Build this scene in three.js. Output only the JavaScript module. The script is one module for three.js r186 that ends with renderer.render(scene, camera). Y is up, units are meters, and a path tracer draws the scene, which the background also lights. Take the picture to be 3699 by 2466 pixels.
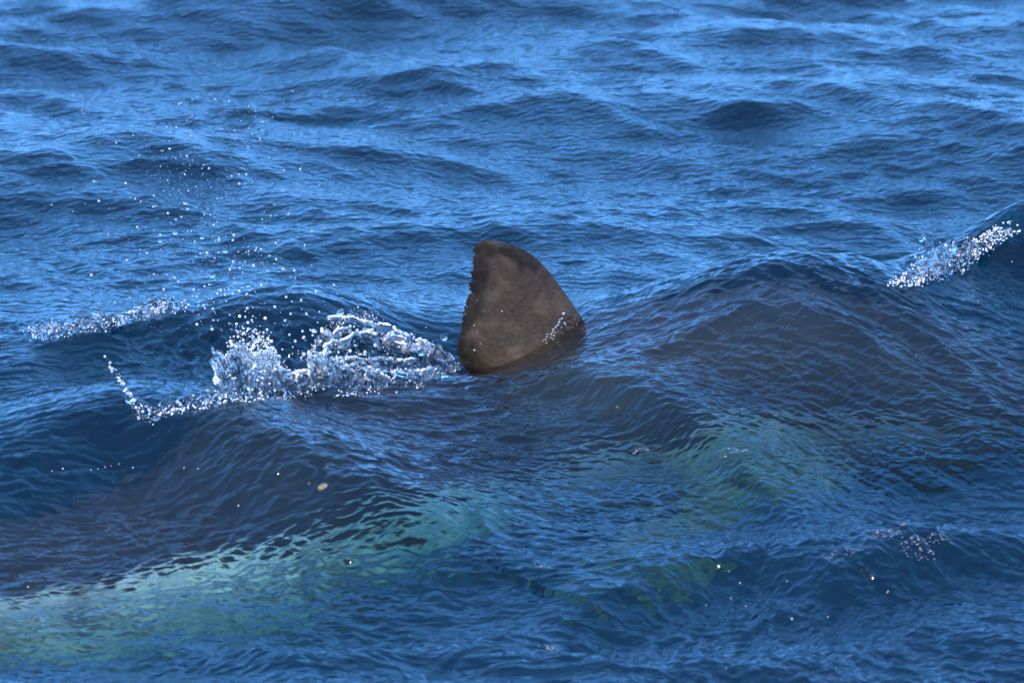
import * as THREE from 'three';
import { MarchingCubes } from 'three/addons/objects/MarchingCubes.js';
import { mergeGeometries, mergeVertices } from 'three/addons/utils/BufferGeometryUtils.js';

// ---------------------------------------------------------------- camera, sky, sun, exposure
const scene = new THREE.Scene();
const EYE = 4.0, DIST = Math.hypot(EYE, 16), FPX = 291 * DIST;               // 291 picture pixels per metre at the fin
const camera = new THREE.PerspectiveCamera(2 * Math.atan(341 / FPX) * 180 / Math.PI, 1024 / 682, 0.5, 9000);
camera.position.set(0, EYE, 16);
camera.lookAt(0, 0, 0);
camera.focus = DIST - 0.2;
camera.userData.fStop = 4.6;

const renderer = new THREE.WebGLRenderer({ antialias: true });
renderer.setSize(1024, 682);
renderer.toneMapping = THREE.LinearToneMapping;
renderer.toneMappingExposure = 0.95;
renderer.shadowMap.enabled = true;

const SUN = new THREE.Vector3(-0.42, 0.80, 0.62).normalize();
{
  const W = 512, H = 256, data = new Float32Array(W * H * 4);
  const low = [0.72, 1.9, 4.0], mid = [0.21, 1.12, 3.05], top = [0.44, 0.70, 1.55];
  for (let r = 0; r < H; r++) {
    const el = ((r + 0.5) / H - 0.5) * Math.PI, s = Math.max(0, Math.sin(el));
    for (let c = 0; c < W; c++) {
      const az = ((c + 0.5) / W - 0.5) * 2 * Math.PI;
      const d = Math.cos(el) * Math.cos(az) * SUN.x + Math.sin(el) * SUN.y + Math.cos(el) * Math.sin(az) * SUN.z;
      const glow = 0.35 * Math.pow(Math.max(0, d), 6);
      const a = Math.exp(-s / 0.13), b = Math.exp(-s / 0.55) * (1 - a), t = 1 - a - b;
      for (let k = 0; k < 3; k++) data[(r * W + c) * 4 + k] = (low[k] * a + mid[k] * b + top[k] * t) + glow * [0.5, 0.48, 0.45][k];
      data[(r * W + c) * 4 + 3] = 1;
    }
  }
  const sky = new THREE.DataTexture(data, W, H, THREE.RGBAFormat, THREE.FloatType);
  sky.mapping = THREE.EquirectangularReflectionMapping;
  sky.magFilter = THREE.LinearFilter;
  sky.needsUpdate = true;
  scene.background = sky;
  scene.environment = sky;
}
const sun = new THREE.DirectionalLight(new THREE.Color(1.0, 0.93, 0.83), 5);
sun.position.copy(SUN).multiplyScalar(30);
sun.castShadow = true;
sun.shadow.radius = 1.5;
sun.shadow.mapSize.set(2048, 2048);
Object.assign(sun.shadow.camera, { left: -8, right: 8, top: 8, bottom: -8, near: 1, far: 80 });
scene.add(sun, sun.target);

// ---------------------------------------------------------------- helpers
function rng(seed) { let s = seed | 0; return () => { s = (s + 0x6d2b79f5) | 0; let t = Math.imul(s ^ (s >>> 15), 1 | s); t = (t + Math.imul(t ^ (t >>> 7), 61 | t)) ^ t; return ((t ^ (t >>> 14)) >>> 0) / 4294967296; }; }
const PERM = new Uint8Array(512), GX = new Float32Array(256), GY = new Float32Array(256);
{
  const r = rng(7), p = [...Array(256).keys()];
  for (let i = 255; i > 0; i--) { const j = Math.floor(r() * (i + 1)); [p[i], p[j]] = [p[j], p[i]]; }
  for (let i = 0; i < 512; i++) PERM[i] = p[i & 255];
  for (let i = 0; i < 256; i++) { const a = r() * Math.PI * 2; GX[i] = Math.cos(a); GY[i] = Math.sin(a); }
}
function noise(x, y) {                                             // gradient noise, about -0.7 to 0.7
  const xi = Math.floor(x), yi = Math.floor(y), fx = x - xi, fy = y - yi, X = xi & 255, Y = yi & 255;
  const u = fx * fx * fx * (fx * (fx * 6 - 15) + 10), v = fy * fy * fy * (fy * (fy * 6 - 15) + 10);
  const a = PERM[PERM[X] + Y], b = PERM[PERM[X + 1] + Y], c = PERM[PERM[X] + Y + 1], d = PERM[PERM[X + 1] + Y + 1];
  const p = GX[a] * fx + GY[a] * fy, q = GX[b] * (fx - 1) + GY[b] * fy, s = GX[c] * fx + GY[c] * (fy - 1), t = GX[d] * (fx - 1) + GY[d] * (fy - 1);
  return (p + u * (q - p)) + v * ((s + u * (t - s)) - (p + u * (q - p)));
}
const clamp = (x, a = 0, b = 1) => Math.min(b, Math.max(a, x));
const smooth = (a, b, x) => { const t = clamp((x - a) / (b - a)); return t * t * (3 - 2 * t); };
const FWD = new THREE.Vector3(0, -EYE, -16).normalize(), UPV = new THREE.Vector3(0, 16, -EYE).normalize();
function ray(px, py) { return [px - 512, FWD.y * FPX + UPV.y * (341 - py), FWD.z * FPX + UPV.z * (341 - py)]; }
function onLevel(px, py, h) { const d = ray(px, py), t = (h - EYE) / d[1]; return [d[0] * t, h, 16 + d[2] * t]; }
function onDepth(px, py, z) { const d = ray(px, py), t = (z - 16) / d[2]; return [d[0] * t, EYE + d[1] * t, z]; }

const taken = {};
function named(name) { taken[name] = (taken[name] ?? -1) + 1; return taken[name] ? name + '_' + String(taken[name]).padStart(3, '0') : name; }
function put(mesh, name, label, category, group, kind) {
  mesh.name = named(name);
  mesh.castShadow = mesh.receiveShadow = true;
  if (label) mesh.userData.label = label;
  if (category) mesh.userData.category = category;
  if (group) mesh.userData.group = group;
  if (kind) mesh.userData.kind = kind;
  scene.add(mesh);
  return mesh;
}

// ---------------------------------------------------------------- the shape of the sea
const bell = (x, z, cx, cz, sx, sz) => { const a = (x - cx) / sx, b = (z - cz) / sz, q = a * a + b * b; return q > 12 ? 0 : Math.exp(-q); };
function mounds(x, z) {                                            // the swell the shark rides on and the water piled up by its back
  let h = -0.17 * smooth(-0.05, 2.0, z) - 0.08 * smooth(-0.3, -1.6, z) ;
  h += 0.25 * bell(x, z, 0.98, -0.12, 0.62, z > -0.12 ? 0.95 : 0.45) + 0.06 * bell(x, z, 1.7, 0.45, 0.6, 0.8);
  h += 0.13 * bell(x, z, -0.76, -0.16, 0.40, 0.34) + 0.035 * bell(x, z, -1.45, 0.05, 0.5, 0.35);
  h += 0.34 * bell(x, z, 1.86, -0.52, 0.36, 0.26);
  h -= 0.135 * bell(x, z, -0.20, 0.05, 0.32, 0.30) - 0.02 * bell(x, z, 0.26, 0.08, 0.16, 0.2);
  return h;
}
// ridges: crest lines with a gentle back and a steeper face towards the observer's side
const ridgeOf = (pts, level, height, back, front) => {
  const p = pts.map(([a, b]) => { const q = onLevel(a, b, level); return [q[0], q[2]]; });
  const xs = p.map((q) => q[0]), zs = p.map((q) => q[1]), m = 3.2 * Math.max(back, front);
  return { p, height, back, front, box: [Math.min(...xs) - m, Math.max(...xs) + m, Math.min(...zs) - m, Math.max(...zs) + m] };
};
const RIDGES = [
  ridgeOf([[500, 392], [580, 396], [650, 418], [720, 446], [790, 486], [870, 520]], -0.03, 0.085, 0.24, 0.085),
  ridgeOf([[-80, 520], [0, 484], [70, 462], [127, 455], [212, 463], [297, 490], [402, 520], [470, 542]], -0.1, 0.20, 0.42, 0.24),
  ridgeOf([[500, 636], [560, 616], [620, 596], [690, 575], [770, 572], [830, 590]], -0.18, 0.08, 0.26, 0.12),
  ridgeOf([[800, 606], [850, 590], [930, 578], [1024, 576], [1120, 590]], -0.18, 0.13, 0.28, 0.17),
  ridgeOf([[640, 300], [720, 292], [800, 292], [880, 305], [960, 335], [1030, 372]], 0.2, 0.03, 0.14, 0.05),
  ridgeOf([[600, 350], [690, 338], [760, 330], [850, 345], [930, 376], [1030, 420]], 0.12, 0.028, 0.14, 0.05),
  ridgeOf([[200, 640], [300, 652], [420, 640], [520, 655], [640, 660]], -0.18, 0.05, 0.16, 0.10),
  ridgeOf([[-40, 372], [40, 352], [110, 336], [180, 330], [240, 345]], 0.05, 0.03, 0.14, 0.09),
  ridgeOf([[230, 372], [290, 388], [350, 396], [420, 396], [470, 384]], 0.0, 0.035, 0.10, 0.06),
];
function ridges(x, z) {
  let h = 0;
  for (const r of RIDGES) {
    if (x < r.box[0] || x > r.box[1] || z < r.box[2] || z > r.box[3]) continue;
    let best = 1e9, side = 0, along = 0;
    for (let i = 0; i + 1 < r.p.length; i++) {
      const [ax, az] = r.p[i], [bx, bz] = r.p[i + 1], ex = bx - ax, ez = bz - az, t = clamp(((x - ax) * ex + (z - az) * ez) / (ex * ex + ez * ez));
      const dx = x - ax - ex * t, dz = z - az - ez * t, d = dx * dx + dz * dz;
      if (d < best) { best = d; side = ex * dz - ez * dx; along = (i + t) / (r.p.length - 1); }
    }
    const q = best / (side > 0 ? r.front * r.front : r.back * r.back);
    if (q < 10) h += r.height * Math.exp(-q) * Math.pow(Math.sin(Math.PI * clamp(along, 0.03, 0.97)), 0.6);
  }
  return h;
}
// wind waves: a spread of directions, from 5 m down to 0.25 m
const WAVES = [];
{
  const r = rng(21);
  for (let i = 0; i < 54; i++) {
    const L = 5.2 * Math.pow(0.24 / 5.2, i / 53), k = 2 * Math.PI / L, dir = Math.PI / 2 + (r() + r() - 1) * 1.5 + 0.25;
    const slope = L > 1.3 ? 0.028 : 0.033;
    WAVES.push({ kx: k * Math.cos(dir), kz: k * Math.sin(dir), a: slope / k * (0.7 + 0.6 * r()), ph: r() * 6.283, L });
  }
}
const hump = (s) => { const c = 0.5 + 0.5 * s; return 2 * (c * c * (0.45 + 0.55 * c)) - 0.68; };   // crests narrower than troughs
function waves(x, z, calm, far) {
  let h = 0;
  const wx = x + 0.10 * noise(x * 1.3, z * 1.3 + 9), wz = z + 0.10 * noise(x * 1.3 + 40, z * 1.3);
  for (const w of WAVES) {
    if (far > w.L * 0.3) continue;
    const s = Math.sin(w.kx * wx + w.kz * wz + w.ph);
    h += w.a * (w.L > 1.2 ? s * calm : hump(s) * (0.35 + 0.65 * calm));
  }
  return h;
}
// ripples: short, long-crested, wandering; they follow the water running off the back
function ripples(x, z, cell) {
  let h = 0;
  const turn = 0.10 + 0.35 * smooth(0.1, 1.4, x) * smooth(-1.2, 0.2, z) - 0.25 * smooth(-0.3, -1.3, x) * smooth(-0.8, 0.1, z);
  const c = Math.cos(turn), s = Math.sin(turn);
  const u0 = x * c + z * s, v0 = -x * s + z * c;
  const wob = 0.05 * noise(x * 3.1, z * 3.1) + 0.02 * noise(x * 9, z * 9);
  const u = u0 + wob, v = v0 + wob * 0.8;
  const gust = 0.35 + 1.15 * clamp(0.5 + 1.1 * noise(x * 0.55 + 5, z * 0.7) + 0.5 * noise(x * 1.7, z * 2.2 + 3));
  const calm = 1 - 0.85 * bell(x, z, 0.02, 0.10, 0.30, 0.17), front = smooth(-0.8, 0.1, z) * smooth(3.6, 2.4, Math.abs(x)) * (1 + 1.9 * bell(x, z, -1.2, 1.9, 0.9, 0.8) + 0.55 * bell(x, z, 1.1, 0.3, 0.9, 0.6));
  const lean = Math.min(1, front);
  if (cell < 0.06) { const n = noise(u * 4.2, v * (5.6 + 3 * lean)); h += (0.0095 + 0.001 * front) * (1 - 2.2 * Math.abs(n)) * gust * calm; }
  if (cell < 0.04) { const n = noise(u * 8.0 + 11, v * (11 + 6 * lean)); h += (0.0036 + 0.0012 * front) * (0.9 - 2.2 * Math.abs(n)) * gust * calm; }
  if (cell < 0.02) { const n = noise(u * (12 - 5 * lean) + 3, v * (19 + 10 * lean) + 8); h += (0.0014 + 0.0024 * front) * (0.9 - 2.2 * Math.abs(n)) * (1.6 - gust * 0.6) * calm; }
  if (cell < 0.012) { const n = noise(u * 11 + 7, v * 44 + 2); h += 0.0026 * (0.8 - 2.0 * Math.abs(n)) * front * calm * clamp(0.6 + 1.2 * noise(x * 2.3 + 8, z * 2.3)); }
  return h;
}
// churned water under the splashes
const CHURN = [[-0.75, 0.28, 0.55, 0.20, 1], [-0.36, 0.16, 0.26, 0.16, 0.9], [-1.5, -0.08, 0.35, 0.14, 0.7], [1.52, -0.25, 0.2, 0.14, 0.9]];
function churn(x, z) {
  let m = 0;
  for (const [cx, cz, sx, sz, a] of CHURN) m += a * bell(x, z, cx, cz, sx, sz);
  if (m < 0.02) return 0;
  m = Math.min(1, m);
  return m * (0.035 * noise(x * 9, z * 9) + 0.024 * (0.5 - Math.abs(noise(x * 17 + 3, z * 17)) * 2) + 0.009 * noise(x * 42, z * 42));
}
function sea(x, z, cell = 0.007) {
  const near = smooth(6, 2.6, Math.abs(x)) * smooth(-3.2, -1.2, z);
  const shelter = bell(x, z, 0.0, 0.7, 2.2, 1.6);
  return mounds(x, z) * (near + (1 - near) * 0.35) + ridges(x, z) + waves(x, z, 1 - 0.85 * shelter, cell) * (1 - 0.45 * shelter) + ripples(x, z, cell) + churn(x, z);
}

// ---------------------------------------------------------------- sea surface and what lies under it
const steps = (from, to, first, grow, most) => { const out = []; let x = from, d = first; const s = Math.sign(to - from); while ((to - x) * s > 0) { d = Math.min(d * grow, most); x += s * d; out.push(x); } return out; };
{
  const CELL = 0.0078, xs = [], zs = [];
  for (let x = -2.45; x <= 2.45; x += CELL) xs.push(x);
  const right = steps(2.45, 3000, CELL, 1.06, 900);
  xs.unshift(...right.map((v) => -v).reverse()); xs.push(...right);
  for (let z = 3.7; z >= -1.6; z -= CELL) zs.push(z);
  const towardsUs = steps(3.7, 60, CELL, 1.08, 20);
  zs.unshift(...towardsUs.reverse());
  zs.push(...steps(-1.6, -13, CELL, 1.004, 0.03), ...steps(-14, -3500, 0.03, 1.06, 900));
  const nx = xs.length, nz = zs.length, pos = new Float32Array(nx * nz * 3), uv = new Float32Array(nx * nz * 2), idx = new Uint32Array((nx - 1) * (nz - 1) * 6);
  for (let j = 0, o = 0; j < nz; j++) {
    const dz = Math.abs(zs[Math.min(nz - 1, j + 1)] - zs[Math.max(0, j - 1)]) / 2;
    for (let i = 0; i < nx; i++, o++) {
      const dx = (xs[Math.min(nx - 1, i + 1)] - xs[Math.max(0, i - 1)]) / 2, x = xs[i], z = zs[j], cell = Math.max(dx, dz);
      pos[o * 3] = x; pos[o * 3 + 1] = cell > 2.5 ? 0 : sea(x, z, cell); pos[o * 3 + 2] = z;
      uv[o * 2] = x; uv[o * 2 + 1] = z;
    }
  }
  let q = 0;
  for (let j = 0; j + 1 < nz; j++) for (let i = 0; i + 1 < nx; i++) { const a = j * nx + i, b = a + 1, c = a + nx, d = c + 1; idx[q++] = a; idx[q++] = b; idx[q++] = c; idx[q++] = b; idx[q++] = d; idx[q++] = c; }
  const g = new THREE.BufferGeometry();
  g.setAttribute('position', new THREE.BufferAttribute(pos, 3));
  g.setAttribute('uv', new THREE.BufferAttribute(uv, 2));
  g.setIndex(new THREE.BufferAttribute(idx, 1));
  g.computeVertexNormals();

  // fine capillary ripples, a tile of 1.28 m
  const N = 1024, T = 1.28, r = rng(5), hgt = new Float32Array(N * N), comps = [];
  for (let i = 0; i < 46; i++) {
    const L = 0.014 * Math.pow(5, r()), k = T / L, dir = Math.PI / 2 + (r() + r() - 1) * 1.3;
    comps.push([Math.round(k * Math.cos(dir)), Math.round(k * Math.sin(dir)), L, r() * 6.283]);
  }
  for (const [a, b, L, ph] of comps) for (let y = 0; y < N; y++) { const py = 2 * Math.PI * b * y / N + ph, ka = 2 * Math.PI * a / N; for (let x = 0; x < N; x++) hgt[y * N + x] += L * Math.sin(ka * x + py); }
  let lo = 1e9, hi = -1e9;
  for (const v of hgt) { if (v < lo) lo = v; if (v > hi) hi = v; }
  const d = new Float32Array(N * N * 4);
  for (let i = 0; i < N * N; i++) { d[i * 4] = d[i * 4 + 1] = d[i * 4 + 2] = (hgt[i] - lo) / (hi - lo); d[i * 4 + 3] = 1; }
  const bump = new THREE.DataTexture(d, N, N, THREE.RGBAFormat, THREE.FloatType);
  bump.wrapS = bump.wrapT = THREE.RepeatWrapping; bump.magFilter = THREE.LinearFilter; bump.repeat.set(1 / T, 1 / T); bump.needsUpdate = true;

  const water = new THREE.MeshPhysicalMaterial({ name: 'sea water', color: 0xffffff, roughness: 0.06, metalness: 0, ior: 1.333, transmission: 1, thickness: 4, attenuationDistance: 1, bumpMap: bump, bumpScale: 0.0065 });
  water.attenuationColor.setRGB(0.44, 0.85, 0.865);
  put(new THREE.Mesh(g, water), 'sea_water', 'choppy deep blue sea water around the shark fin', 'water', null, 'structure');

  const deepPlane = new THREE.PlaneGeometry(7000, 7000, 1, 1).rotateX(-Math.PI / 2);
  const bm = new THREE.MeshStandardMaterial({ name: 'deep_water_backdrop', roughness: 1 });
  bm.color.setRGB(0.02, 0.29, 0.42);  // added plane; its blue stands in for light scattered in deep water
  const b = put(new THREE.Mesh(deepPlane, bm), 'deep_water_backdrop', 'added blue plane standing in for light scattered up from the deep water', 'deep_water_backdrop', null, 'structure');
  b.position.y = -4.5;
}

// ---------------------------------------------------------------- shark
const finTrace = (list) => list.map(([x, y]) => { const p = onDepth((1500 + x / 2.614) / 3.6123, (800 + y / 2.614) / 3.6123, 0); return [p[0], p[1]]; });
const LEAD = finTrace([[2100, 1560], [1880, 1330], [1720, 1130], [1620, 985], [1560, 880], [1500, 790], [1430, 690], [1330, 555], [1265, 465], [1200, 392], [1140, 335], [1080, 290], [1020, 255], [960, 228], [900, 206], [850, 194], [790, 182], [740, 174], [700, 171], [672, 169]]);
const TRAIL = finTrace([[620, 1560], [520, 1450], [430, 1340], [403, 1245], [397, 1195], [404, 1150], [416, 1118], [411, 1095], [430, 1050], [428, 1030], [437, 1000], [434, 960], [446, 935], [442, 905], [455, 880], [458, 850], [468, 832], [464, 815], [480, 780], [478, 765], [495, 728], [503, 700], [524, 676], [527, 655], [518, 640], [524, 618], [514, 602], [516, 578], [536, 562], [547, 541], [541, 525], [528, 512], [531, 490], [526, 470], [540, 452], [550, 425], [543, 410], [547, 380], [556, 362], [550, 340], [562, 318], [560, 300], [547, 290], [550, 268], [556, 245], [572, 222], [590, 202], [612, 187], [635, 174], [655, 169]]);
function alongY(list, y) {                                         // x at height y on a traced edge that rises
  if (y <= list[0][1]) return list[0][0];
  for (let i = 0; i + 1 < list.length; i++) { const [ax, ay] = list[i], [bx, by] = list[i + 1]; if ((y - ay) * (y - by) <= 0) return Math.abs(by - ay) < 1e-9 ? bx : ax + (bx - ax) * (y - ay) / (by - ay); }
  return list[list.length - 1][0];
}
function grid(nu, nv, f, closeU = true) {                          // f(u, v) -> [position, colour]; u runs round when closed
  const pos = [], col = [], idx = [], w = closeU ? nu : nu + 1;
  for (let j = 0; j <= nv; j++) for (let i = 0; i < w; i++) { const [p, c] = f(i / nu, j / nv); pos.push(...p); col.push(...c); }
  for (let j = 0; j < nv; j++) for (let i = 0; i < nu; i++) { const a = j * w + i, b = j * w + (i + 1) % w, c = a + w, d = b + w; idx.push(a, b, c, b, d, c); }
  const g = new THREE.BufferGeometry();
  g.setAttribute('position', new THREE.Float32BufferAttribute(pos, 3));
  g.setAttribute('color', new THREE.Float32BufferAttribute(col, 3));
  g.setIndex(idx);
  g.computeVertexNormals();
  return g;
}
const mix3 = (a, b, t) => [a[0] + (b[0] - a[0]) * t, a[1] + (b[1] - a[1]) * t, a[2] + (b[2] - a[2]) * t];
const times3 = (a, k) => [a[0] * k, a[1] * k, a[2] * k];
const BACK = [0.018, 0.018, 0.021], BELLY = [0.80, 0.70, 0.50], FLANK = [0.24, 0.23, 0.19];
const lerpList = (list, t) => { for (let i = 0; i + 1 < list.length; i++) if (t <= list[i + 1][0]) { const s = smooth(list[i][0], list[i + 1][0], t), q = (t - list[i][0]) / (list[i + 1][0] - list[i][0]), m = 0.5 * s + 0.5 * q; return list[i].slice(1).map((v, k) => v + (list[i + 1][k + 1] - v) * m); } return list[list.length - 1].slice(1); };
// spine from snout to tail: [share of length, x, z, depth of the back under the mean surface]
const SPINE = [[0, 2.05, 0.34, 0.44], [0.12, 1.62, 0.22, 0.22], [0.25, 1.1, 0.08, 0.13], [0.38, 0.45, 0.0, 0.07], [0.5, -0.2, 0.10, 0.07], [0.62, -0.85, 1.06, 0.12], [0.75, -1.5, 1.66, 0.13], [0.88, -2.1, 2.05, 0.14], [1, -2.6, 2.4, 0.10]];
const GIRTH = [[0, 0.02, 0.02], [0.03, 0.10, 0.09], [0.08, 0.20, 0.19], [0.15, 0.33, 0.33], [0.25, 0.46, 0.50], [0.36, 0.54, 0.58], [0.48, 0.53, 0.56], [0.62, 0.52, 0.50], [0.75, 0.46, 0.42], [0.87, 0.28, 0.24], [0.94, 0.12, 0.065], [1, 0.05, 0.06]];
const BODY = [];
{
  const n = 200, raw = [];
  for (let i = 0; i <= n; i++) { const [x, z, deep] = lerpList(SPINE, i / n), [w, h] = lerpList(GIRTH, i / n); raw.push([x, z, mounds(x, z) - deep, w, h]); }
  for (let pass = 0; pass < 60; pass++) for (let i = 1; i < n; i++) raw[i] = raw[i].map((v, k) => k > 2 && pass > 4 ? v : 0.25 * raw[i - 1][k] + 0.5 * v + 0.25 * raw[i + 1][k]);
  BODY.push(...raw);
}
function bodyAt(t) {
  const q = clamp(t) * 200, i = Math.min(199, Math.floor(q)), f = q - i, [x, z, y, w, h] = BODY[i].map((v, k) => v + (BODY[i + 1][k] - v) * f);
  return { x, z, y: y - h, w, h };
}
const FIN0 = LEAD[0][1], FIN1 = LEAD[LEAD.length - 1][1];
function finHalf(y, q, chord, k) {                                 // half the thickness of the fin at height y, share q of the chord from the leading edge
  const hs = (y - FIN0) / (FIN1 - FIN0);
  let th = (0.060 - 0.040 * hs) * (1.48 * Math.sqrt(q) - 0.63 * q - 1.76 * q * q + 1.42 * q * q * q - 0.51 * q * q * q * q) * 1.4;
  th = Math.min(th, Math.sqrt(Math.max(0, FIN1 - y)) * 0.10) * Math.min(1, chord / 0.05);
  return Math.max(th, 0) + 0.0004 * Math.sin(Math.PI * k) + Math.pow(clamp(1 - hs / 0.5), 2) * 0.06 * Math.sin(Math.PI * Math.min(1, q * 1.1 + 0.02));
}
function finFace(x, y) { const a = alongY(LEAD, y), b = alongY(TRAIL, y), q = clamp((a - x) / (a - b)), k = Math.acos(clamp(2 * q - 1, -1, 1)) / Math.PI; return finHalf(y, q, a - b, k) + 0.012 * Math.sin(x * 7 + 1) * (y - FIN0) / (FIN1 - FIN0); }
const wetSkin = new THREE.MeshPhysicalMaterial({ name: 'wet shark skin', vertexColors: true, roughness: 0.24, ior: 1.4 });
const sharkSkin = new THREE.MeshPhysicalMaterial({ name: 'shark skin', vertexColors: true, roughness: 0.62, ior: 1.32 });
{
  const pieces = [];
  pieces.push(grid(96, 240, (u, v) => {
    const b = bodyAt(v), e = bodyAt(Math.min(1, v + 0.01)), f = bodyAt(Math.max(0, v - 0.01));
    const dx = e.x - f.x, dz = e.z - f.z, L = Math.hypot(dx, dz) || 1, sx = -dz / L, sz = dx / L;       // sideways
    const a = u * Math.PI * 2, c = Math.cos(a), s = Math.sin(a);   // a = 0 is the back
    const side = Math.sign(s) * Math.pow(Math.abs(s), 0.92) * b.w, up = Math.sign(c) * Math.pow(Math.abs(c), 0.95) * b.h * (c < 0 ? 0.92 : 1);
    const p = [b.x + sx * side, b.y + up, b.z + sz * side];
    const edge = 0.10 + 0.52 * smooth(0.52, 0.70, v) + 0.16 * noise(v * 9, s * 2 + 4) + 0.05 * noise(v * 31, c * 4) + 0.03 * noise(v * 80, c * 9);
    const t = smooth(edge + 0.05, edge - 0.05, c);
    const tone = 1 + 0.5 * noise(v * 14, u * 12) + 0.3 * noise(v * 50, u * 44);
    return [p, mix3(times3(BACK, tone), times3(mix3(FLANK, BELLY, smooth(0.50, 0.62, v + 0.05 * noise(v * 9, u * 6)) * (1 - 0.75 * smooth(0.76, 0.84, v + 0.04 * noise(v * 12, u * 9)))), (0.35 + 0.65 * smooth(0.12, 0.34, v)) * clamp(0.85 + 1.1 * noise(v * 15 + 3, u * 16) + 0.8 * noise(v * 40, u * 36) + 0.5 * noise(v * 90, u * 80), 0.18, 1.25)), t)];  // pale side painted dimmer towards the head, as if veiled by deeper water
  }));
  // dorsal fin: one closed surface, each row runs from the trailing edge along one side to the leading edge and back along the other
  const y0 = LEAD[0][1], y1 = LEAD[LEAD.length - 1][1];
  const trailSmooth = (y) => { const w = Math.min(0.025, Math.max(0.0005, (y1 - y) * 0.4)); let a = 0; for (let k = -4; k <= 4; k++) a += alongY(TRAIL, y + w * k / 4); return a / 9; };
  const rowY = (v) => y0 + (y1 - y0) * (v < 0.75 ? v * 1.16 : 1 - Math.pow((1 - v) / 0.25, 2) * 0.13);
  const place = (x, y) => {                                        // back to the tracing grid, for marks on the skin
    return [((x / 1) * 291 + 512) * 3.6123, (341 - y * 285) * 3.6123];
  };
  const fin = (grid(220, 340, (u, v) => {
    const y = rowY(v), xl = alongY(LEAD, y), jag = alongY(TRAIL, y) - trailSmooth(y) + (y > -0.05 && y < y1 - 0.03 ? 0.009 * noise(y * 75, 3.3) - 0.008 * Math.max(0, noise(y * 40, 8.1)) : 0), xt = trailSmooth(y), hs = (y - y0) / (y1 - y0);
    const k = u < 0.5 ? u * 2 : 2 - u * 2, front = u < 0.5 ? 1 : -1;               // k: 0 trailing, 1 leading
    const ks = 0.5 - 0.5 * Math.cos(Math.PI * k), q = 1 - ks;                       // q: chord from the leading edge
    const x = xt + (xl - xt) * ks + jag * (1 - smooth(0, 0.10, ks));
    let z = front * finHalf(y, q, xl - xt, k);
    const [X, Y] = place(x, y);
    // loose wet folds at the foot of the leading edge
    const fold = smooth(2000, 2050, X) * smooth(1080, 1130, Y + (X - 2040) * 0.4);
    z += front * fold * (0.008 * noise(x * 55 + y * 40, y * 26) + 0.007 * noise(x * 120 + y * 60, y * 70)) * Math.sin(Math.PI * k);
    z += front * 0.0012 * noise(x * 60, y * 60) * Math.sin(Math.PI * k);
    z += 0.012 * Math.sin(x * 7 + 1) * hs;                           // slight warp of the blade
    // skin: warm grey-brown with darker blotches and specks, dark patched trailing margin and tip
    const m1 = noise(x * 9 + front * 7, y * 11), m2 = noise(x * 26, y * 24 + front), m3 = noise(x * 70, y * 60), m4 = noise(x * 190, y * 120);
    let tone = 1 + 0.28 * m1 + 0.26 * m2 + 0.3 * m3 + 0.4 * m4;
    const fromTrail = (x - xt) + 0.05 * m1 + 0.04 * m2, fromTip = (y1 - y) + 0.07 * m1 + 0.05 * m2;
    const dark = Math.max(smooth(0.075, 0.03, fromTrail) * (0.6 + 0.9 * Math.max(0, m2 + 0.25)), smooth(0.10, 0.04, fromTip) * 0.8);
    tone *= 1 - 0.82 * clamp(dark);
    if (noise(x * 95 + 31, y * 95) > 0.47) tone *= 0.5;
    const pale = smooth(0.05, 0.4, m1 + 0.4 * m2);
    const base = mix3([0.058, 0.037, 0.023], [0.076, 0.050, 0.031], pale);
    return [[x, y, z], times3(base, tone)];
  }));
  const wet = fin.clone(), dryIdx = [], wetIdx = [], ii = fin.index.array, pp = fin.attributes.position;
  for (let k = 0; k < ii.length; k += 3) { const [X, Y] = place(pp.getX(ii[k]), pp.getY(ii[k])), far = smooth(2000, 2040, X + 30 * noise(X * 0.03, Y * 0.03)) * smooth(1095, 1120, Y + (X - 2040) * 0.4); (far > 0.5 ? wetIdx : dryIdx).push(ii[k], ii[k + 1], ii[k + 2]); }
  fin.setIndex(dryIdx); wet.setIndex(wetIdx);
  pieces.push(fin);
  // pectoral fins, second dorsal fin and tail: swept blades rooted in the body
  const blade = (root, tip, chord0, chord1, sweep, thick, nrm, tint) => grid(40, 60, (u, v) => {
    const k = u < 0.5 ? u * 2 : 2 - u * 2, f = u < 0.5 ? 1 : -1, q = 0.5 - 0.5 * Math.cos(Math.PI * k);
    const ch = (chord0 + (chord1 - chord0) * Math.pow(v, 0.8)) * Math.sqrt(Math.max(0, 1 - Math.pow(v, 9))), cx = root[0] + (tip[0] - root[0]) * v - sweep * v * v * 0.4 + ch * (0.5 - q);
    const th = thick * (1 - 0.8 * v) * Math.sin(Math.PI * Math.pow(q, 0.7)) * f;
    const p = [cx + nrm[0] * th, root[1] + (tip[1] - root[1]) * v + nrm[1] * th, root[2] + (tip[2] - root[2]) * v + nrm[2] * th];
    return [p, times3(tint(f, v, q), 1 + 0.3 * noise(p[0] * 12, p[2] * 12 + p[1] * 12))];
  });
  const c = bodyAt(0.29), pect = (f, v, q) => (f > 0 ? [0.075, 0.075, 0.045] : FLANK);
  for (const s of [1, -1]) pieces.push(blade([c.x + 0.05, c.y - 0.22, c.z + s * c.w * 0.72], [c.x - 0.55, c.y - 0.42, c.z + s * (c.w + 0.85)], 0.52, 0.16, 0.2, 0.035, [0, 0.97, s * 0.25], pect));
  const d2 = bodyAt(0.8), back = () => BACK;
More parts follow.
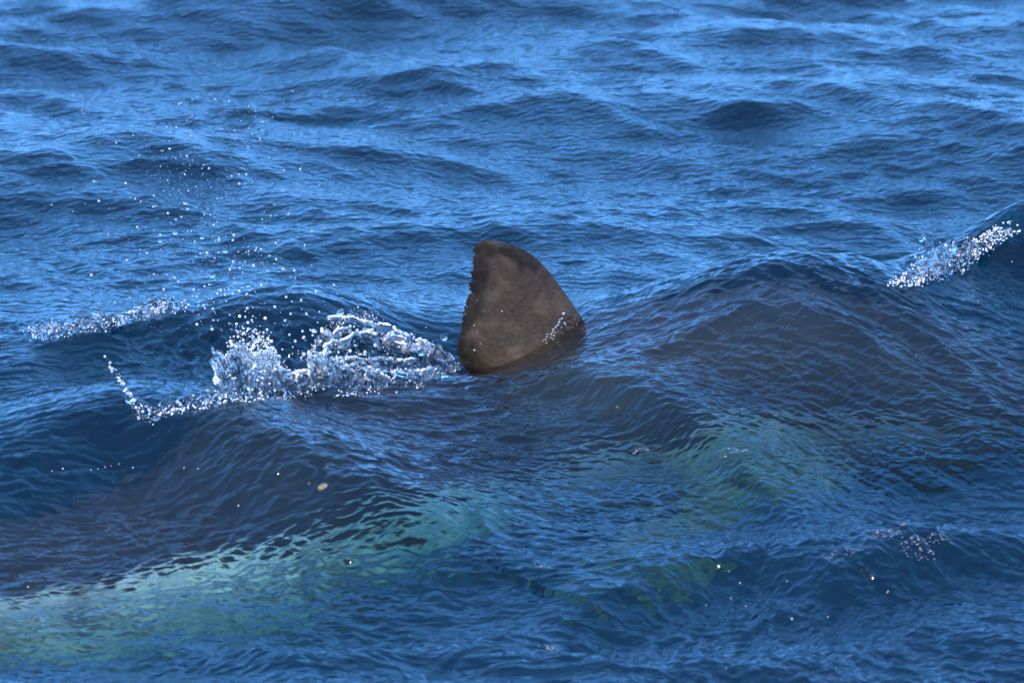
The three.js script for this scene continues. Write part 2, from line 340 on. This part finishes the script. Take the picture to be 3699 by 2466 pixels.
  pieces.push(blade([d2.x, d2.y + d2.h * 0.8, d2.z], [d2.x - 0.10, d2.y + d2.h + 0.07, d2.z], 0.12, 0.05, 0.05, 0.01, [0.5, 0, 0.86], back));
  const tl = bodyAt(0.985);
  for (const s of [1, -1]) pieces.push(blade([tl.x + 0.02, tl.y, tl.z], [tl.x - 0.35, tl.y + (s > 0 ? 0.12 : -0.5), tl.z + 0.25], 0.26, 0.08, 0.15, 0.02, [0.5, 0, 0.86], back));
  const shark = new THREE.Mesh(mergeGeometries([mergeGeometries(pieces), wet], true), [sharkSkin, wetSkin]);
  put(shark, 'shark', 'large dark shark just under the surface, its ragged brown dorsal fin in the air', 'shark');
}

// ---------------------------------------------------------------- splashes, drops, bubbles
const clearWater = new THREE.MeshPhysicalMaterial({ name: 'clear water', color: 0xffffff, roughness: 0.04, ior: 1.333, transmission: 1, thickness: 0.02 });
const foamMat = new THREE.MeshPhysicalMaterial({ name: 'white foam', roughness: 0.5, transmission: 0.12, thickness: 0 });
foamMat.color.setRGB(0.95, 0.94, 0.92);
const brightDrop = new THREE.MeshPhysicalMaterial({ name: 'water with painted glint', roughness: 0.08, ior: 1.333, transmission: 0.55, thickness: 0.02 });
brightDrop.color.setRGB(0.96, 0.96, 0.95);  // white mixed into the clear drops stands in for sun glints

// a splash: beads of water joined into threads, webs and lumps, meshed as one surface
function splash(beads, cell, more = []) {                                     // beads: [x, y, z, radius]
  const parts = [], lo = [1e9, 1e9, 1e9], hi = [-1e9, -1e9, -1e9];
  for (const b of beads) for (let k = 0; k < 3; k++) { lo[k] = Math.min(lo[k], b[k] - b[3] * 2.5); hi[k] = Math.max(hi[k], b[k] + b[3] * 2.5); }
  const N = 96, span = (N - 6) * cell;
  for (let X = lo[0]; X < hi[0]; X += span) for (let Y = lo[1]; Y < hi[1]; Y += span) for (let Z = lo[2]; Z < hi[2]; Z += span) {
    const mine = beads.filter((b) => b[0] > X - 0.08 && b[0] < X + span + 0.08 && b[1] > Y - 0.08 && b[1] < Y + span + 0.08 && b[2] > Z - 0.08 && b[2] < Z + span + 0.08);
    if (!mine.length) continue;
    const mc = new MarchingCubes(N, foamMat, false, false, 300000), f = mc.field, o = [X - 3 * cell, Y - 3 * cell, Z - 3 * cell];
    f.fill(-1);
    for (const [bx, by, bz, r] of mine) {
      const R = r * 2.1, c = [bx, by, bz].map((v, k) => (v - o[k]) / cell), n = R / cell;
      const a = c.map((v) => Math.max(1, Math.ceil(v - n))), b = c.map((v) => Math.min(N - 2, Math.floor(v + n)));
      for (let z = a[2]; z <= b[2]; z++) for (let y = a[1]; y <= b[1]; y++) for (let x = a[0]; x <= b[0]; x++) {
        const q = ((x - c[0]) ** 2 + (y - c[1]) ** 2 + (z - c[2]) ** 2) / (n * n);
        if (q < 1) f[x + y * N + z * N * N] += 1.68 * (1 - q) ** 2;
      }
    }
    mc.isolation = 0;
    mc.update();
    const p = mc.positionArray.slice(0, mc.count * 3);
    if (!mc.count) continue;
    for (let i = 0; i < p.length; i += 3) for (let k = 0; k < 3; k++) p[i + k] = o[k] + (p[i + k] * (N / 2) + N / 2) * cell;
    const g = new THREE.BufferGeometry();
    g.setAttribute('position', new THREE.BufferAttribute(p, 3));
    parts.push(g);
  }
  const g = mergeVertices(mergeGeometries(parts), cell * 0.05);
  g.computeVertexNormals();
  return more.length ? mergeGeometries([g, ...more]) : g;
}
// fingers of water thrown from a line; neighbours are joined by torn webs
function fingers(r, line, count, opt) {
  const beads = [], arcs = [];
  const total = line.length - 1;
  for (let i = 0; i < count; i++) {
    const t = (i + 0.8 * r()) / count * total, k = Math.min(total - 1, Math.floor(t)), f = t - k, A = line[k], B = line[k + 1];
    const hgt = (A[3] + (B[3] - A[3]) * f) * (0.35 + 0.9 * r() * r() + 0.25 * r());
    const p = [A[0] + (B[0] - A[0]) * f, A[1] + (B[1] - A[1]) * f - 0.01, A[2] + (B[2] - A[2]) * f + (r() - 0.5) * opt.deep];
    arcs.push({ p, v: [opt.lean[0] * hgt * (0.4 + r()) + (r() - 0.5) * hgt * 0.6, hgt * 2, opt.lean[1] * hgt * (0.4 + 1.2 * r()) + (r() - 0.5) * hgt * 0.5], fall: hgt, end: 0.75 + 0.6 * r(), r0: opt.thick * (0.7 + 0.8 * r()) });
  }
  const at = (a, s) => [a.p[0] + a.v[0] * s, a.p[1] + a.v[1] * s - a.fall * s * s, a.p[2] + a.v[2] * s];
  arcs.forEach((a, i) => {
    const n = 46;
    for (let k = 0; k <= n; k++) {
      const s = a.end * k / n, rad = Math.max(0.0042, a.r0 * (1 - 0.75 * k / n) * (1 + 0.3 * Math.sin(k * 1.3 + i)));
      if (k > n * 0.72 && (k + i) % 9 > 5 && r() < 0.7) continue;      // the thread breaks up
      beads.push([...at(a, s), rad]);
    }
    beads.push([...at(a, a.end), 0.006 + 0.009 * r()]);
    const b = arcs[i + 1];
    if (b && Math.hypot(a.p[0] - b.p[0], a.p[2] - b.p[2]) < 0.11) {
      const rows = Math.floor(18 + 16 * r()), reach = 0.3 + 0.5 * r();
      for (let k = 0; k < rows; k++) for (let j = 1; j < 9; j++) {
        const s = reach * Math.min(a.end, b.end) * k / rows, q = j / 9, A = at(a, s), B = at(b, s);
        if (noise(i * 3.1 + q * 3, k * 0.28) > 0.16) continue;
        beads.push([A[0] + (B[0] - A[0]) * q, A[1] + (B[1] - A[1]) * q - 0.012 * Math.sin(Math.PI * q), A[2] + (B[2] - A[2]) * q, 0.0046 + 0.002 * r()]);
      }
    }
  });
  return beads;
}
// a torn sheet of water: rises from a line, curls over and ends in a ragged rim; its two faces meet where it is torn
function sheet(seed, line, opt) {
  const nu = opt.nu, nv = opt.nv, P = [], total = line.length - 1;
  for (let j = 0; j <= nv; j++) for (let i = 0; i <= nu; i++) {
    const t = i / nu * total, k = Math.min(total - 1, Math.floor(t)), f = t - k, A = line[k], B = line[k + 1], m = f * f * (3 - 2 * f);
    const hgt = (A[3] + (B[3] - A[3]) * m) * (1 + 0.5 * noise(t * 2.2 + seed, 1.5)), v = j / nv;
    const wx = 0.035 * noise(t * 2.6 + seed, v * 1.5) + 0.012 * noise(t * 8 + seed, v * 4), wz = 0.05 * noise(t * 1.9 + seed + 30, v * 1.7) + 0.014 * noise(t * 7 + seed + 9, v * 5);
    const tear = 0.42 + 0.55 * noise(t * 1.7 + seed * 1.7, v * 1.8 + seed) + 0.35 * noise(t * 5.2 + seed, v * 4.2) + 0.16 * noise(t * 13, v * 8 + seed) - opt.torn * v - (v > 0.85 ? (v - 0.85) * 3 : 0);
    P.push([A[0] + (B[0] - A[0]) * f + opt.lean[0] * hgt * v + wx, A[1] + (B[1] - A[1]) * f - 0.03 + (hgt + 0.03) * (1.75 * v - opt.curl * v * v), A[2] + (B[2] - A[2]) * f + opt.lean[1] * hgt * v * (0.4 + v) + wz, tear]);
  }
  const at = (i, j) => P[clamp(j, 0, nv) * (nu + 1) + clamp(i, 0, nu)], pos = [], idx = [], W = (nu + 1) * (nv + 1);
  for (const side of [1, -1]) for (let j = 0; j <= nv; j++) for (let i = 0; i <= nu; i++) {
    const a = at(i - 1, j), b = at(i + 1, j), c = at(i, j - 1), d = at(i, j + 1), p = at(i, j);
    const ux = b[0] - a[0], uy = b[1] - a[1], uz = b[2] - a[2], vx = d[0] - c[0], vy = d[1] - c[1], vz = d[2] - c[2];
    let n = [uy * vz - uz * vy, uz * vx - ux * vz, ux * vy - uy * vx];
    const L = Math.hypot(...n) || 1, e = p[3];
    const th = side * (smooth(-0.02, 0.04, e) * (0.0018 + 0.0034 * Math.exp(-((e - 0.05) ** 2) / 0.004) + 0.0016 * Math.max(0, noise(p[0] * 45 + seed, p[1] * 45 + p[2] * 30)) + 0.0005 * noise(p[0] * 110, p[1] * 110 + p[2] * 80)) + 0.0001);
    pos.push(p[0] + n[0] / L * th, p[1] + n[1] / L * th, p[2] + n[2] / L * th);
  }
  for (let j = 0; j < nv; j++) for (let i = 0; i < nu; i++) {
    if (Math.max(at(i, j)[3], at(i + 1, j)[3], at(i, j + 1)[3], at(i + 1, j + 1)[3]) < -0.02) continue;
    const a = j * (nu + 1) + i, b = a + 1, c = a + nu + 1, d = c + 1;
    idx.push(a, b, c, b, d, c, a + W, c + W, b + W, b + W, c + W, d + W);
  }
  const g = new THREE.BufferGeometry();
  g.setAttribute('position', new THREE.Float32BufferAttribute(pos, 3));
  g.setIndex(idx);
  g.computeVertexNormals();
  const rims = [];
  for (let k = 0; k < P.length; k++) if (P[k][3] > -0.02 && P[k][3] < 0.10) rims.push(P[k]);
  return { g, rims, all: P.filter((p) => p[3] > 0) };
}
const lumps = (r, line, count, spread, size) => { const out = []; for (let i = 0; i < count; i++) { const t = r() * (line.length - 1), k = Math.min(line.length - 2, Math.floor(t)), f = t - k, A = line[k], B = line[k + 1]; out.push([A[0] + (B[0] - A[0]) * f + (r() - 0.5) * spread, A[1] + (B[1] - A[1]) * f + (r() - 0.35) * (A[3] + (B[3] - A[3]) * f) * 0.55, A[2] + (B[2] - A[2]) * f + (r() - 0.5) * spread, size * (0.35 + r() * r())]); } return out; };
function onSea(px, py) {                                             // first point of the surface along the line of sight
  const d = ray(px, py), L = -d[2], above = (z) => { const t = (16 - z) / L; return EYE + d[1] * t - sea(d[0] * t, z); };
  let z = Math.min(6, 16 + L * (EYE - 0.5) / d[1]);
  while (z > -6 && above(z) > 0) z -= 0.04;
  let a = z, b = z + 0.04;
  for (let k = 0; k < 8; k++) { const m = (a + b) / 2; if (above(m) > 0) b = m; else a = m; }
  const t = (16 - b) / L;
  return [d[0] * t, sea(d[0] * t, b), b];
}
const lineAt = (pts) => pts.map(([px, py, hgt]) => { const p = onSea(px, py); return [p[0], p[1] + 0.004, p[2], hgt]; });
// froth: small white beads, partly foam, partly sun glints painted as white
const FROTH = [];
const inArea = (r, pts, n, fn) => {                                // pts: picture polygon on the water, [px, py]
  const xs = pts.map((p) => p[0]), ys = pts.map((p) => p[1]), x0 = Math.min(...xs), x1 = Math.max(...xs), y0 = Math.min(...ys), y1 = Math.max(...ys);
  for (let k = 0, c = 0; c < n && k < n * 20; k++) {
    const px = x0 + (x1 - x0) * r(), py = y0 + (y1 - y0) * r();
    let inside = false;
    for (let a = 0, b = pts.length - 1; a < pts.length; b = a++) if ((ys[a] > py) !== (ys[b] > py) && px < (xs[b] - xs[a]) * (py - ys[a]) / (ys[b] - ys[a]) + xs[a]) inside = !inside;
    if (!inside) continue;
    const p = onSea(px, py);
    if (fn(...p, r) !== false) c++;
  }
};
{
  const r = rng(11), beads = [];
  const main = lineAt([[214, 402, 0.05, 0.0], [228, 398, 0.20, 0.0], [246, 397, 0.25, 0.0], [264, 394, 0.20, 0.0], [285, 391, 0.08, 0.0], [305, 388, 0.05, 0.0], [325, 386, 0.18, 0.0], [350, 386, 0.10, 0.0], [375, 386, 0.07, 0.0], [405, 382, 0.07, 0.0], [440, 376, 0.05, 0.0]]);
  const rear = lineAt([[318, 345, 0.09, 0.05], [345, 347, 0.10, 0.05], [380, 352, 0.11, 0.05], [415, 360, 0.08, 0.0], [456, 368, 0.05, 0.0]]);
  const top = lineAt([[325, 318, 0.025, 0.1], [352, 322, 0.035, 0.1], [385, 334, 0.05, 0.08], [415, 346, 0.05, 0.04], [450, 362, 0.03, 0.0]]);
  beads.push(...fingers(r, main, 20, { lean: [-0.2, 0.3], thick: 0.007, deep: 0.08 }), ...fingers(r, rear, 12, { lean: [0.2, 0.4], thick: 0.007, deep: 0.08 }));
  beads.push(...lumps(r, main, 90, 0.08, 0.013), ...lumps(r, rear, 60, 0.10, 0.012), ...lumps(r, top, 40, 0.05, 0.010));
  const shift = (line, dz, k) => line.map(([x, y, z, h]) => [x, sea(x, z + dz) + 0.003, z + dz, h * k]);
  const sheets = [sheet(1, main, { nu: 420, nv: 80, lean: [-0.35, 0.35], curl: 0.7, torn: 0.95 }), sheet(9, shift(main, -0.09, 0.8), { nu: 420, nv: 70, lean: [0.25, 0.5], curl: 0.85, torn: 0.85 }), sheet(17, rear, { nu: 320, nv: 64, lean: [0.3, 0.6], curl: 0.85, torn: 0.85 }), sheet(51, lineAt([[312, 372, 0.05], [330, 352, 0.07], [355, 345, 0.07], [390, 350, 0.07], [425, 360, 0.05]]), { nu: 300, nv: 60, lean: [0.1, 0.7], curl: 0.9, torn: 0.55 }), sheet(57, lineAt([[284, 386, 0.06], [310, 380, 0.07], [340, 372, 0.07], [380, 370, 0.07], [420, 370, 0.05]]), { nu: 300, nv: 60, lean: [-0.1, 0.7], curl: 0.9, torn: 0.55 }), sheet(31, top, { nu: 300, nv: 44, lean: [0.4, 0.8], curl: 0.95, torn: 0.7 })];
  const area = [[226, 392], [240, 345], [262, 338], [290, 372], [322, 330], [345, 310], [385, 318], [420, 336], [470, 366], [440, 384], [390, 398], [330, 398], [280, 402], [232, 405]];
  for (const s of sheets) {
    for (let i = 0; i < 240; i++) { const p = s.rims[Math.floor(r() * s.rims.length)], q = 0.006; FROTH.push([p[0] + (r() - 0.5) * q, p[1] + (r() - 0.4) * q, p[2] + (r() - 0.5) * q, 0.0010 + 0.0030 * Math.pow(r(), 3)]); }
    for (let i = 0; i < 160; i++) { const p = s.all[Math.floor(r() * s.all.length)], q = 0.02; if (noise(p[0] * 16, p[1] * 16 + p[2] * 9) < 0.05) continue; FROTH.push([p[0] + (r() - 0.5) * q, p[1] + (r() - 0.4) * q, p[2] + (r() - 0.3) * q, 0.0008 + 0.0024 * Math.pow(r(), 3)]); }
  }
  inArea(r, area, 1700, (x, y, z) => { const n = noise(x * 11 + 7, z * 11) + 0.5 * noise(x * 31, z * 31); if (n < 0.12) return false; FROTH.push([x, y + 0.002 + 0.02 * Math.pow(r(), 2), z, 0.0008 + 0.0024 * Math.pow(r(), 3)]); });
  const tuft = [[224, 404], [228, 350], [246, 336], [268, 342], [276, 376], [290, 398]];
  inArea(r, tuft, 620, (x, y, z) => { FROTH.push([x, y + 0.055 * Math.pow(r(), 1.5), z, 0.0009 + 0.0030 * Math.pow(r(), 3)]); });
  const body = splash(beads, 0.0042);
  const strands = [];
  for (const s of sheets) for (let k = 0; k < s.rims.length; k += 2) { const p = s.rims[k]; if (p[3] > 0.08 || noise(p[0] * 9 + 4, p[1] * 14 + p[2] * 7) < -0.10) continue; strands.push([p[0], p[1], p[2], 0.0025 + 0.0026 * Math.max(0, noise(p[0] * 25, p[1] * 25 + p[2] * 20))]); }
  inArea(r, tuft, 260, (x, y, z) => { strands.push([x, y + 0.10 * Math.pow(r(), 1.6), z, 0.003 + 0.004 * r() * r()]); });
  const white = splash(strands, 0.0032);
  put(new THREE.Mesh(mergeGeometries([body, ...sheets.map((q) => q.g)]), clearWater), 'splash', 'tall glassy splash torn into webs and drops behind the trailing edge of the dorsal fin', 'splash');
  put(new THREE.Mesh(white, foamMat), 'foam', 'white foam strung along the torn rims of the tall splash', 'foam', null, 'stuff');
  const left = lineAt([[210, 402, 0.03, 0.0], [196, 404, 0.03, 0.0], [176, 408, 0.03, 0.0], [158, 413, 0.035, 0.0], [146, 416, 0.05, 0.0], [138, 414, 0.09, 0.0]]);
  put(new THREE.Mesh(splash([...fingers(r, left, 20, { lean: [-0.5, 0.1], thick: 0.006, deep: 0.03 }), ...lumps(r, left, 80, 0.04, 0.009)], 0.0038), clearWater), 'splash', 'thin low splash with one diagonal thread of drops beyond the end of the tall splash', 'splash');
  inArea(r, [[136, 420], [140, 404], [150, 412], [185, 404], [226, 392], [228, 406], [180, 416], [150, 424]], 300, (x, y, z) => { FROTH.push([x, y + 0.003 + 0.02 * r(), z, 0.0009 + 0.0034 * Math.pow(r(), 3)]); });
  for (let i = 0; i < 46; i++) { const t = Math.pow(r(), 0.6), p = onDepth(106 + 36 * t + 5 * (r() - 0.5), 358 + 56 * t + 3 * (r() - 0.5), onSea(142, 416)[2] + 0.03); FROTH.push([p[0], p[1] + 0.004, p[2], 0.0010 + 0.0034 * Math.pow(r(), 2)]); }
  const crest = lineAt([[36, 338, 0.05, 0.06], [66, 334, 0.07, 0.06], [100, 328, 0.07, 0.06], [118, 322, 0.04, 0.08]]);
  put(new THREE.Mesh(splash([...fingers(r, crest, 9, { lean: [-0.2, 0.1], thick: 0.007, deep: 0.05 }), ...lumps(r, crest, 120, 0.06, 0.012)], 0.0042, [sheet(7, crest, { nu: 220, nv: 40, lean: [-0.2, 0.5], curl: 0.9, torn: 0.6 }).g, sheet(8, crest, { nu: 220, nv: 40, lean: [0.3, 0.2], curl: 0.9, torn: 0.7 }).g]), clearWater), 'splash', 'small frothy crest breaking on the wave farther from the fin than the tall splash', 'splash');
  const crest2 = lineAt([[136, 320, 0.05, 0.08], [152, 312, 0.07, 0.09], [178, 310, 0.05, 0.09]]);
  put(new THREE.Mesh(splash([...fingers(r, crest2, 6, { lean: [0.1, 0.1], thick: 0.007, deep: 0.05 }), ...lumps(r, crest2, 70, 0.06, 0.011)], 0.0042, [sheet(13, crest2, { nu: 160, nv: 40, lean: [0.2, 0.4], curl: 0.85, torn: 0.6 }).g]), clearWater), 'splash', 'pointed little water crest between the frothy crest and the smooth wave back', 'splash');
  const head = lineAt([[900, 288, 0.01], [915, 283, 0.07], [935, 277, 0.12], [952, 270, 0.11], [968, 258, 0.06], [985, 247, 0.025], [1008, 232, 0.015]]);
  put(new THREE.Mesh(splash([...fingers(r, head, 9, { lean: [-0.2, 0.2], thick: 0.008, deep: 0.06 }), ...lumps(r, head, 150, 0.05, 0.012)], 0.0042, [sheet(19, head, { nu: 220, nv: 44, lean: [-0.3, 0.5], curl: 0.9, torn: 0.6 }).g, sheet(20, head, { nu: 220, nv: 44, lean: [0.2, 0.4], curl: 0.9, torn: 0.5 }).g]), clearWater), 'splash', 'frothy splash at the foot of the dark teal wave ahead of the shark', 'splash');
  for (const [line, n] of [[crest, 320], [crest2, 160], [head, 1000]]) for (const [x, y, z, rad] of lumps(r, line, n, 0.09, 0.003)) FROTH.push([x, Math.max(y + 0.01, sea(x, z) + 0.003), z, Math.min(rad + 0.0006, 0.0036)]);
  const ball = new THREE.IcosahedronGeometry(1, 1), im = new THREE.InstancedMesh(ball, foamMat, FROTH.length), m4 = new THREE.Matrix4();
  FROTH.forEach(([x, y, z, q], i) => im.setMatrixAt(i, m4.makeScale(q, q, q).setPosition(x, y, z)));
  put(im, 'froth', 'white froth and painted sun glints as tiny beads over the splashes', 'foam', null, 'stuff');
}
{
  const r = rng(77), drop = new THREE.IcosahedronGeometry(1, 2), all = [];
  const gauss = () => (r() + r() + r() + r() - 2) / 1.15;
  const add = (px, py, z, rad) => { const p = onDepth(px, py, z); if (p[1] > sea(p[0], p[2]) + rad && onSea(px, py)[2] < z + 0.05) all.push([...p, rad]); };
  for (let i = 0; i < 1200; i++) {                                  // spray thrown up to the left of the fin
    const up = Math.pow(r(), 1.7), py = 330 - 240 * up, px = 225 - 0.15 * (330 - py) + gauss() * (95 + 60 * up);
    add(px, py, -0.25 + 0.5 * r(), 0.0011 + 0.0040 * Math.pow(r(), 5) * (1.1 - 0.5 * up));
  }
  for (let i = 0; i < 160; i++) add(330 + gauss() * 75, 352 + gauss() * 34, 0.15 + 0.45 * r(), 0.0018 + 0.0050 * Math.pow(r(), 3));
  for (let i = 0; i < 140; i++) add(258 + gauss() * 26, 365 + gauss() * 34, 0.3 + 0.35 * r(), 0.0020 + 0.0055 * Math.pow(r(), 2));
  for (let i = 0; i < 160; i++) add(150 + 90 * r(), 412 + gauss() * 12 - 8 * r(), 0.55 + 0.1 * r(), 0.0016 + 0.0045 * Math.pow(r(), 3));
  for (let i = 0; i < 26; i++) { const t = r(); add(108 + 30 * t + gauss() * 3, 362 + 48 * t, onSea(142, 416)[2] + 0.04, 0.002 + 0.0035 * r()); }
  for (let i = 0; i < 120; i++) add(60 + 80 * r(), 330 + gauss() * 16, -0.1 + 0.1 * r(), 0.0016 + 0.004 * Math.pow(r(), 3));
  for (let i = 0; i < 150; i++) add(940 + gauss() * 26, 262 + gauss() * 18, -0.2 + 0.1 * r(), 0.0018 + 0.005 * Math.pow(r(), 3));
  for (const [px, py, rad] of [[444, 337, 0.011], [340, 312, 0.012], [421, 352, 0.011], [385, 368, 0.010], [175, 232, 0.010], [225, 250, 0.009], [212, 275, 0.009], [202, 237, 0.008], [160, 240, 0.007], [248, 285, 0.008], [1003, 239, 0.007]]) { let p = onDepth(px, py, 0.45); const w = onSea(px, py); if (w[2] > p[2]) p = [w[0], w[1] + rad, w[2]]; all.push([...p, rad]); }
  for (const [px, py, rad] of [[729, 571, 4], [740, 583, 5], [787, 581, 4], [731, 598, 4], [706, 605, 4], [746, 606, 4], [792, 619, 6], [828, 617, 5], [726, 668, 4], [63, 469, 6], [52, 471, 4], [91, 470, 5], [98, 469, 4], [105, 467, 4], [111, 465, 4], [119, 464, 4], [133, 468, 6], [184, 468, 5], [198, 469, 6], [28, 587, 6], [974, 255, 6], [989, 256, 5], [1012, 262, 5], [963, 300, 4], [978, 301, 4], [580, 460, 3], [662, 421, 3]]) { const p = onSea(px, py); all.push([p[0], p[1] + rad * 0.0005, p[2], rad * 0.0005]); }
  all.sort((a, b) => b[3] - a[3]);
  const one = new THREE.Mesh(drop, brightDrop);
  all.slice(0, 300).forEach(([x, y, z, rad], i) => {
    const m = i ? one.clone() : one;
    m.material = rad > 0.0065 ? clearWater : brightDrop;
    m.position.set(x, y, z);
    m.scale.set(rad * (0.85 + 0.3 * r()), rad * (0.85 + 0.3 * r()), rad);
    m.rotation.z = r() * 3;
    const h = y - sea(x, z);
    const kind = x > 0.3 && z > 0.6 ? ['tiny bright drop on the water over the pale flank of the shark', 'drops on the water over the shark'] : x > 1 ? ['bright water droplet over the splash ahead of the shark', 'droplets over the splash ahead of the shark'] : z > 0.8 ? ['bright drop on the dark wave in front of the shark tail', 'drops on the wave over the tail'] : rad > 0.0085 ? ['large round water drop tossed up beside the tall splash', 'large drops beside the tall splash'] : h > 0.22 ? ['bright droplet flying high above the tall splash', 'droplets flying high above the tall splash'] : ['bright droplet low among the webs of the tall splash', 'droplets low among the tall splash'];
    put(m, 'water_droplet', kind[0], 'droplet', kind[1]);
  });
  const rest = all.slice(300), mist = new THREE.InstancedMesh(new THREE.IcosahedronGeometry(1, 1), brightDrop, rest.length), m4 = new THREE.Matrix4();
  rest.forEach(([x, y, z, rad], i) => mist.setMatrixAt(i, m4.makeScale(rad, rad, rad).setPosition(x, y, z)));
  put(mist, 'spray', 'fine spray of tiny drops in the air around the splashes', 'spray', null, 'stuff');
}
// bubbles and foam flecks afloat, water beads on the wet foot of the fin
{
  const r = rng(31), dome = new THREE.SphereGeometry(1, 20, 10, 0, Math.PI * 2, 0, Math.PI / 2);
  const film = new THREE.MeshPhysicalMaterial({ name: 'bubble film', color: 0xffffff, roughness: 0.02, ior: 1.4, transmission: 1, thickness: 0 });
  for (const [px, py, rad] of [[832, 389, 9], [854, 419, 12], [914, 450, 9], [982, 436, 9], [877, 469, 10], [1013, 517, 9], [943, 455, 6], [668, 372, 6]]) {
    const p = onSea(px, py), m = new THREE.Mesh(dome, film);
    m.position.set(p[0], p[1] - 0.001, p[2]); m.scale.set(rad * 0.001, rad * 0.0009, rad * 0.001);
    put(m, 'bubble', 'dark clear bubble floating on the rippled water ahead of the fin', 'bubble', 'bubbles floating ahead of the fin');
  }
  const fleckMat = new THREE.MeshPhysicalMaterial({ name: 'thin foam', roughness: 0.7, transmission: 0.5, thickness: 0 });
  fleckMat.color.setRGB(0.62, 0.58, 0.58);
  const flake = new THREE.IcosahedronGeometry(1, 0);
  for (const [px, py, w, n] of [[887, 531, 0.045, 70], [916, 539, 0.03, 50], [943, 537, 0.03, 45], [918, 551, 0.04, 60], [840, 553, 0.035, 40], [733, 451, 0.03, 40], [542, 566, 0.02, 22], [641, 450, 0.02, 22], [548, 646, 0.02, 20]]) {
    const c = onSea(px, py), bits = [];
    for (let i = 0; i < n * 0.6; i++) {
      const a = r() * 6.283, q = Math.sqrt(r()) * w, x = c[0] + Math.cos(a) * q * 1.5 + 0.4 * w * noise(i * 0.7, 2), z = c[2] + Math.sin(a) * q * 0.8, s = 0.0010 + 0.0024 * r() * r();
      bits.push(flake.clone().scale(s * 1.5, s * 0.6, s * 1.5).translate(x, sea(x, z) + 0.001, z));
    }
    put(new THREE.Mesh(mergeGeometries(bits), fleckMat), 'foam_fleck', 'small fleck of white foam floating on the water over the shark', 'foam', 'foam flecks over the shark');
  }
  const bead = new THREE.IcosahedronGeometry(1, 2);
  const spots = [[1402, 873, 6], [1385, 918, 4], [1365, 930, 3.4], [1358, 952, 4.5], [1350, 975, 4], [1335, 985, 3], [1410, 958, 3.6], [1322, 1000, 3], [1303, 1018, 4], [1300, 1040, 3.4], [1285, 1060, 4], [1322, 1045, 3], [1308, 1072, 3.6], [1247, 1062, 3], [1243, 1085, 3.4], [1302, 1107, 4.4], [1230, 1110, 3], [1282, 1092, 2.6], [1420, 975, 3], [1380, 1000, 2.6], [1470, 1018, 3], [1494, 1004, 3], [1530, 985, 3], [1240, 1138, 3], [1210, 1120, 2.4], [1330, 1000, 2.4], [584, 760, 2.4], [820, 855, 4.4], [556, 998, 4], [586, 1060, 2.6], [614, 1166, 3], [558, 1230, 5.5], [488, 830, 3], [470, 895, 3], [645, 862, 2]];
  for (const [X, Y, rad] of spots) {
    const p = onDepth((1500 + X / 2.614) / 3.6123, (800 + Y / 2.614) / 3.6123, 0.04), y = p[1], q = clamp((LEAD.length && alongY(LEAD, y) - p[0]) / (alongY(LEAD, y) - alongY(TRAIL, y)), 0.001, 1);
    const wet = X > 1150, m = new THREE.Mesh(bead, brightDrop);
    m.position.set(p[0], y, finFace(p[0], y) + rad * 0.0003);
    m.scale.set(rad * 0.0009, rad * 0.0008, rad * 0.0006).multiplyScalar(wet ? 1 : 0.75);
    put(m, 'water_bead', wet ? 'bright bead of water on the wet folds at the foot of the fin leading edge' : 'bright bead of water clinging to the brown skin of the fin blade', 'water bead', wet ? 'beads on the wet folds of the fin' : 'beads on the fin blade');
  }
}
renderer.render(scene, camera);
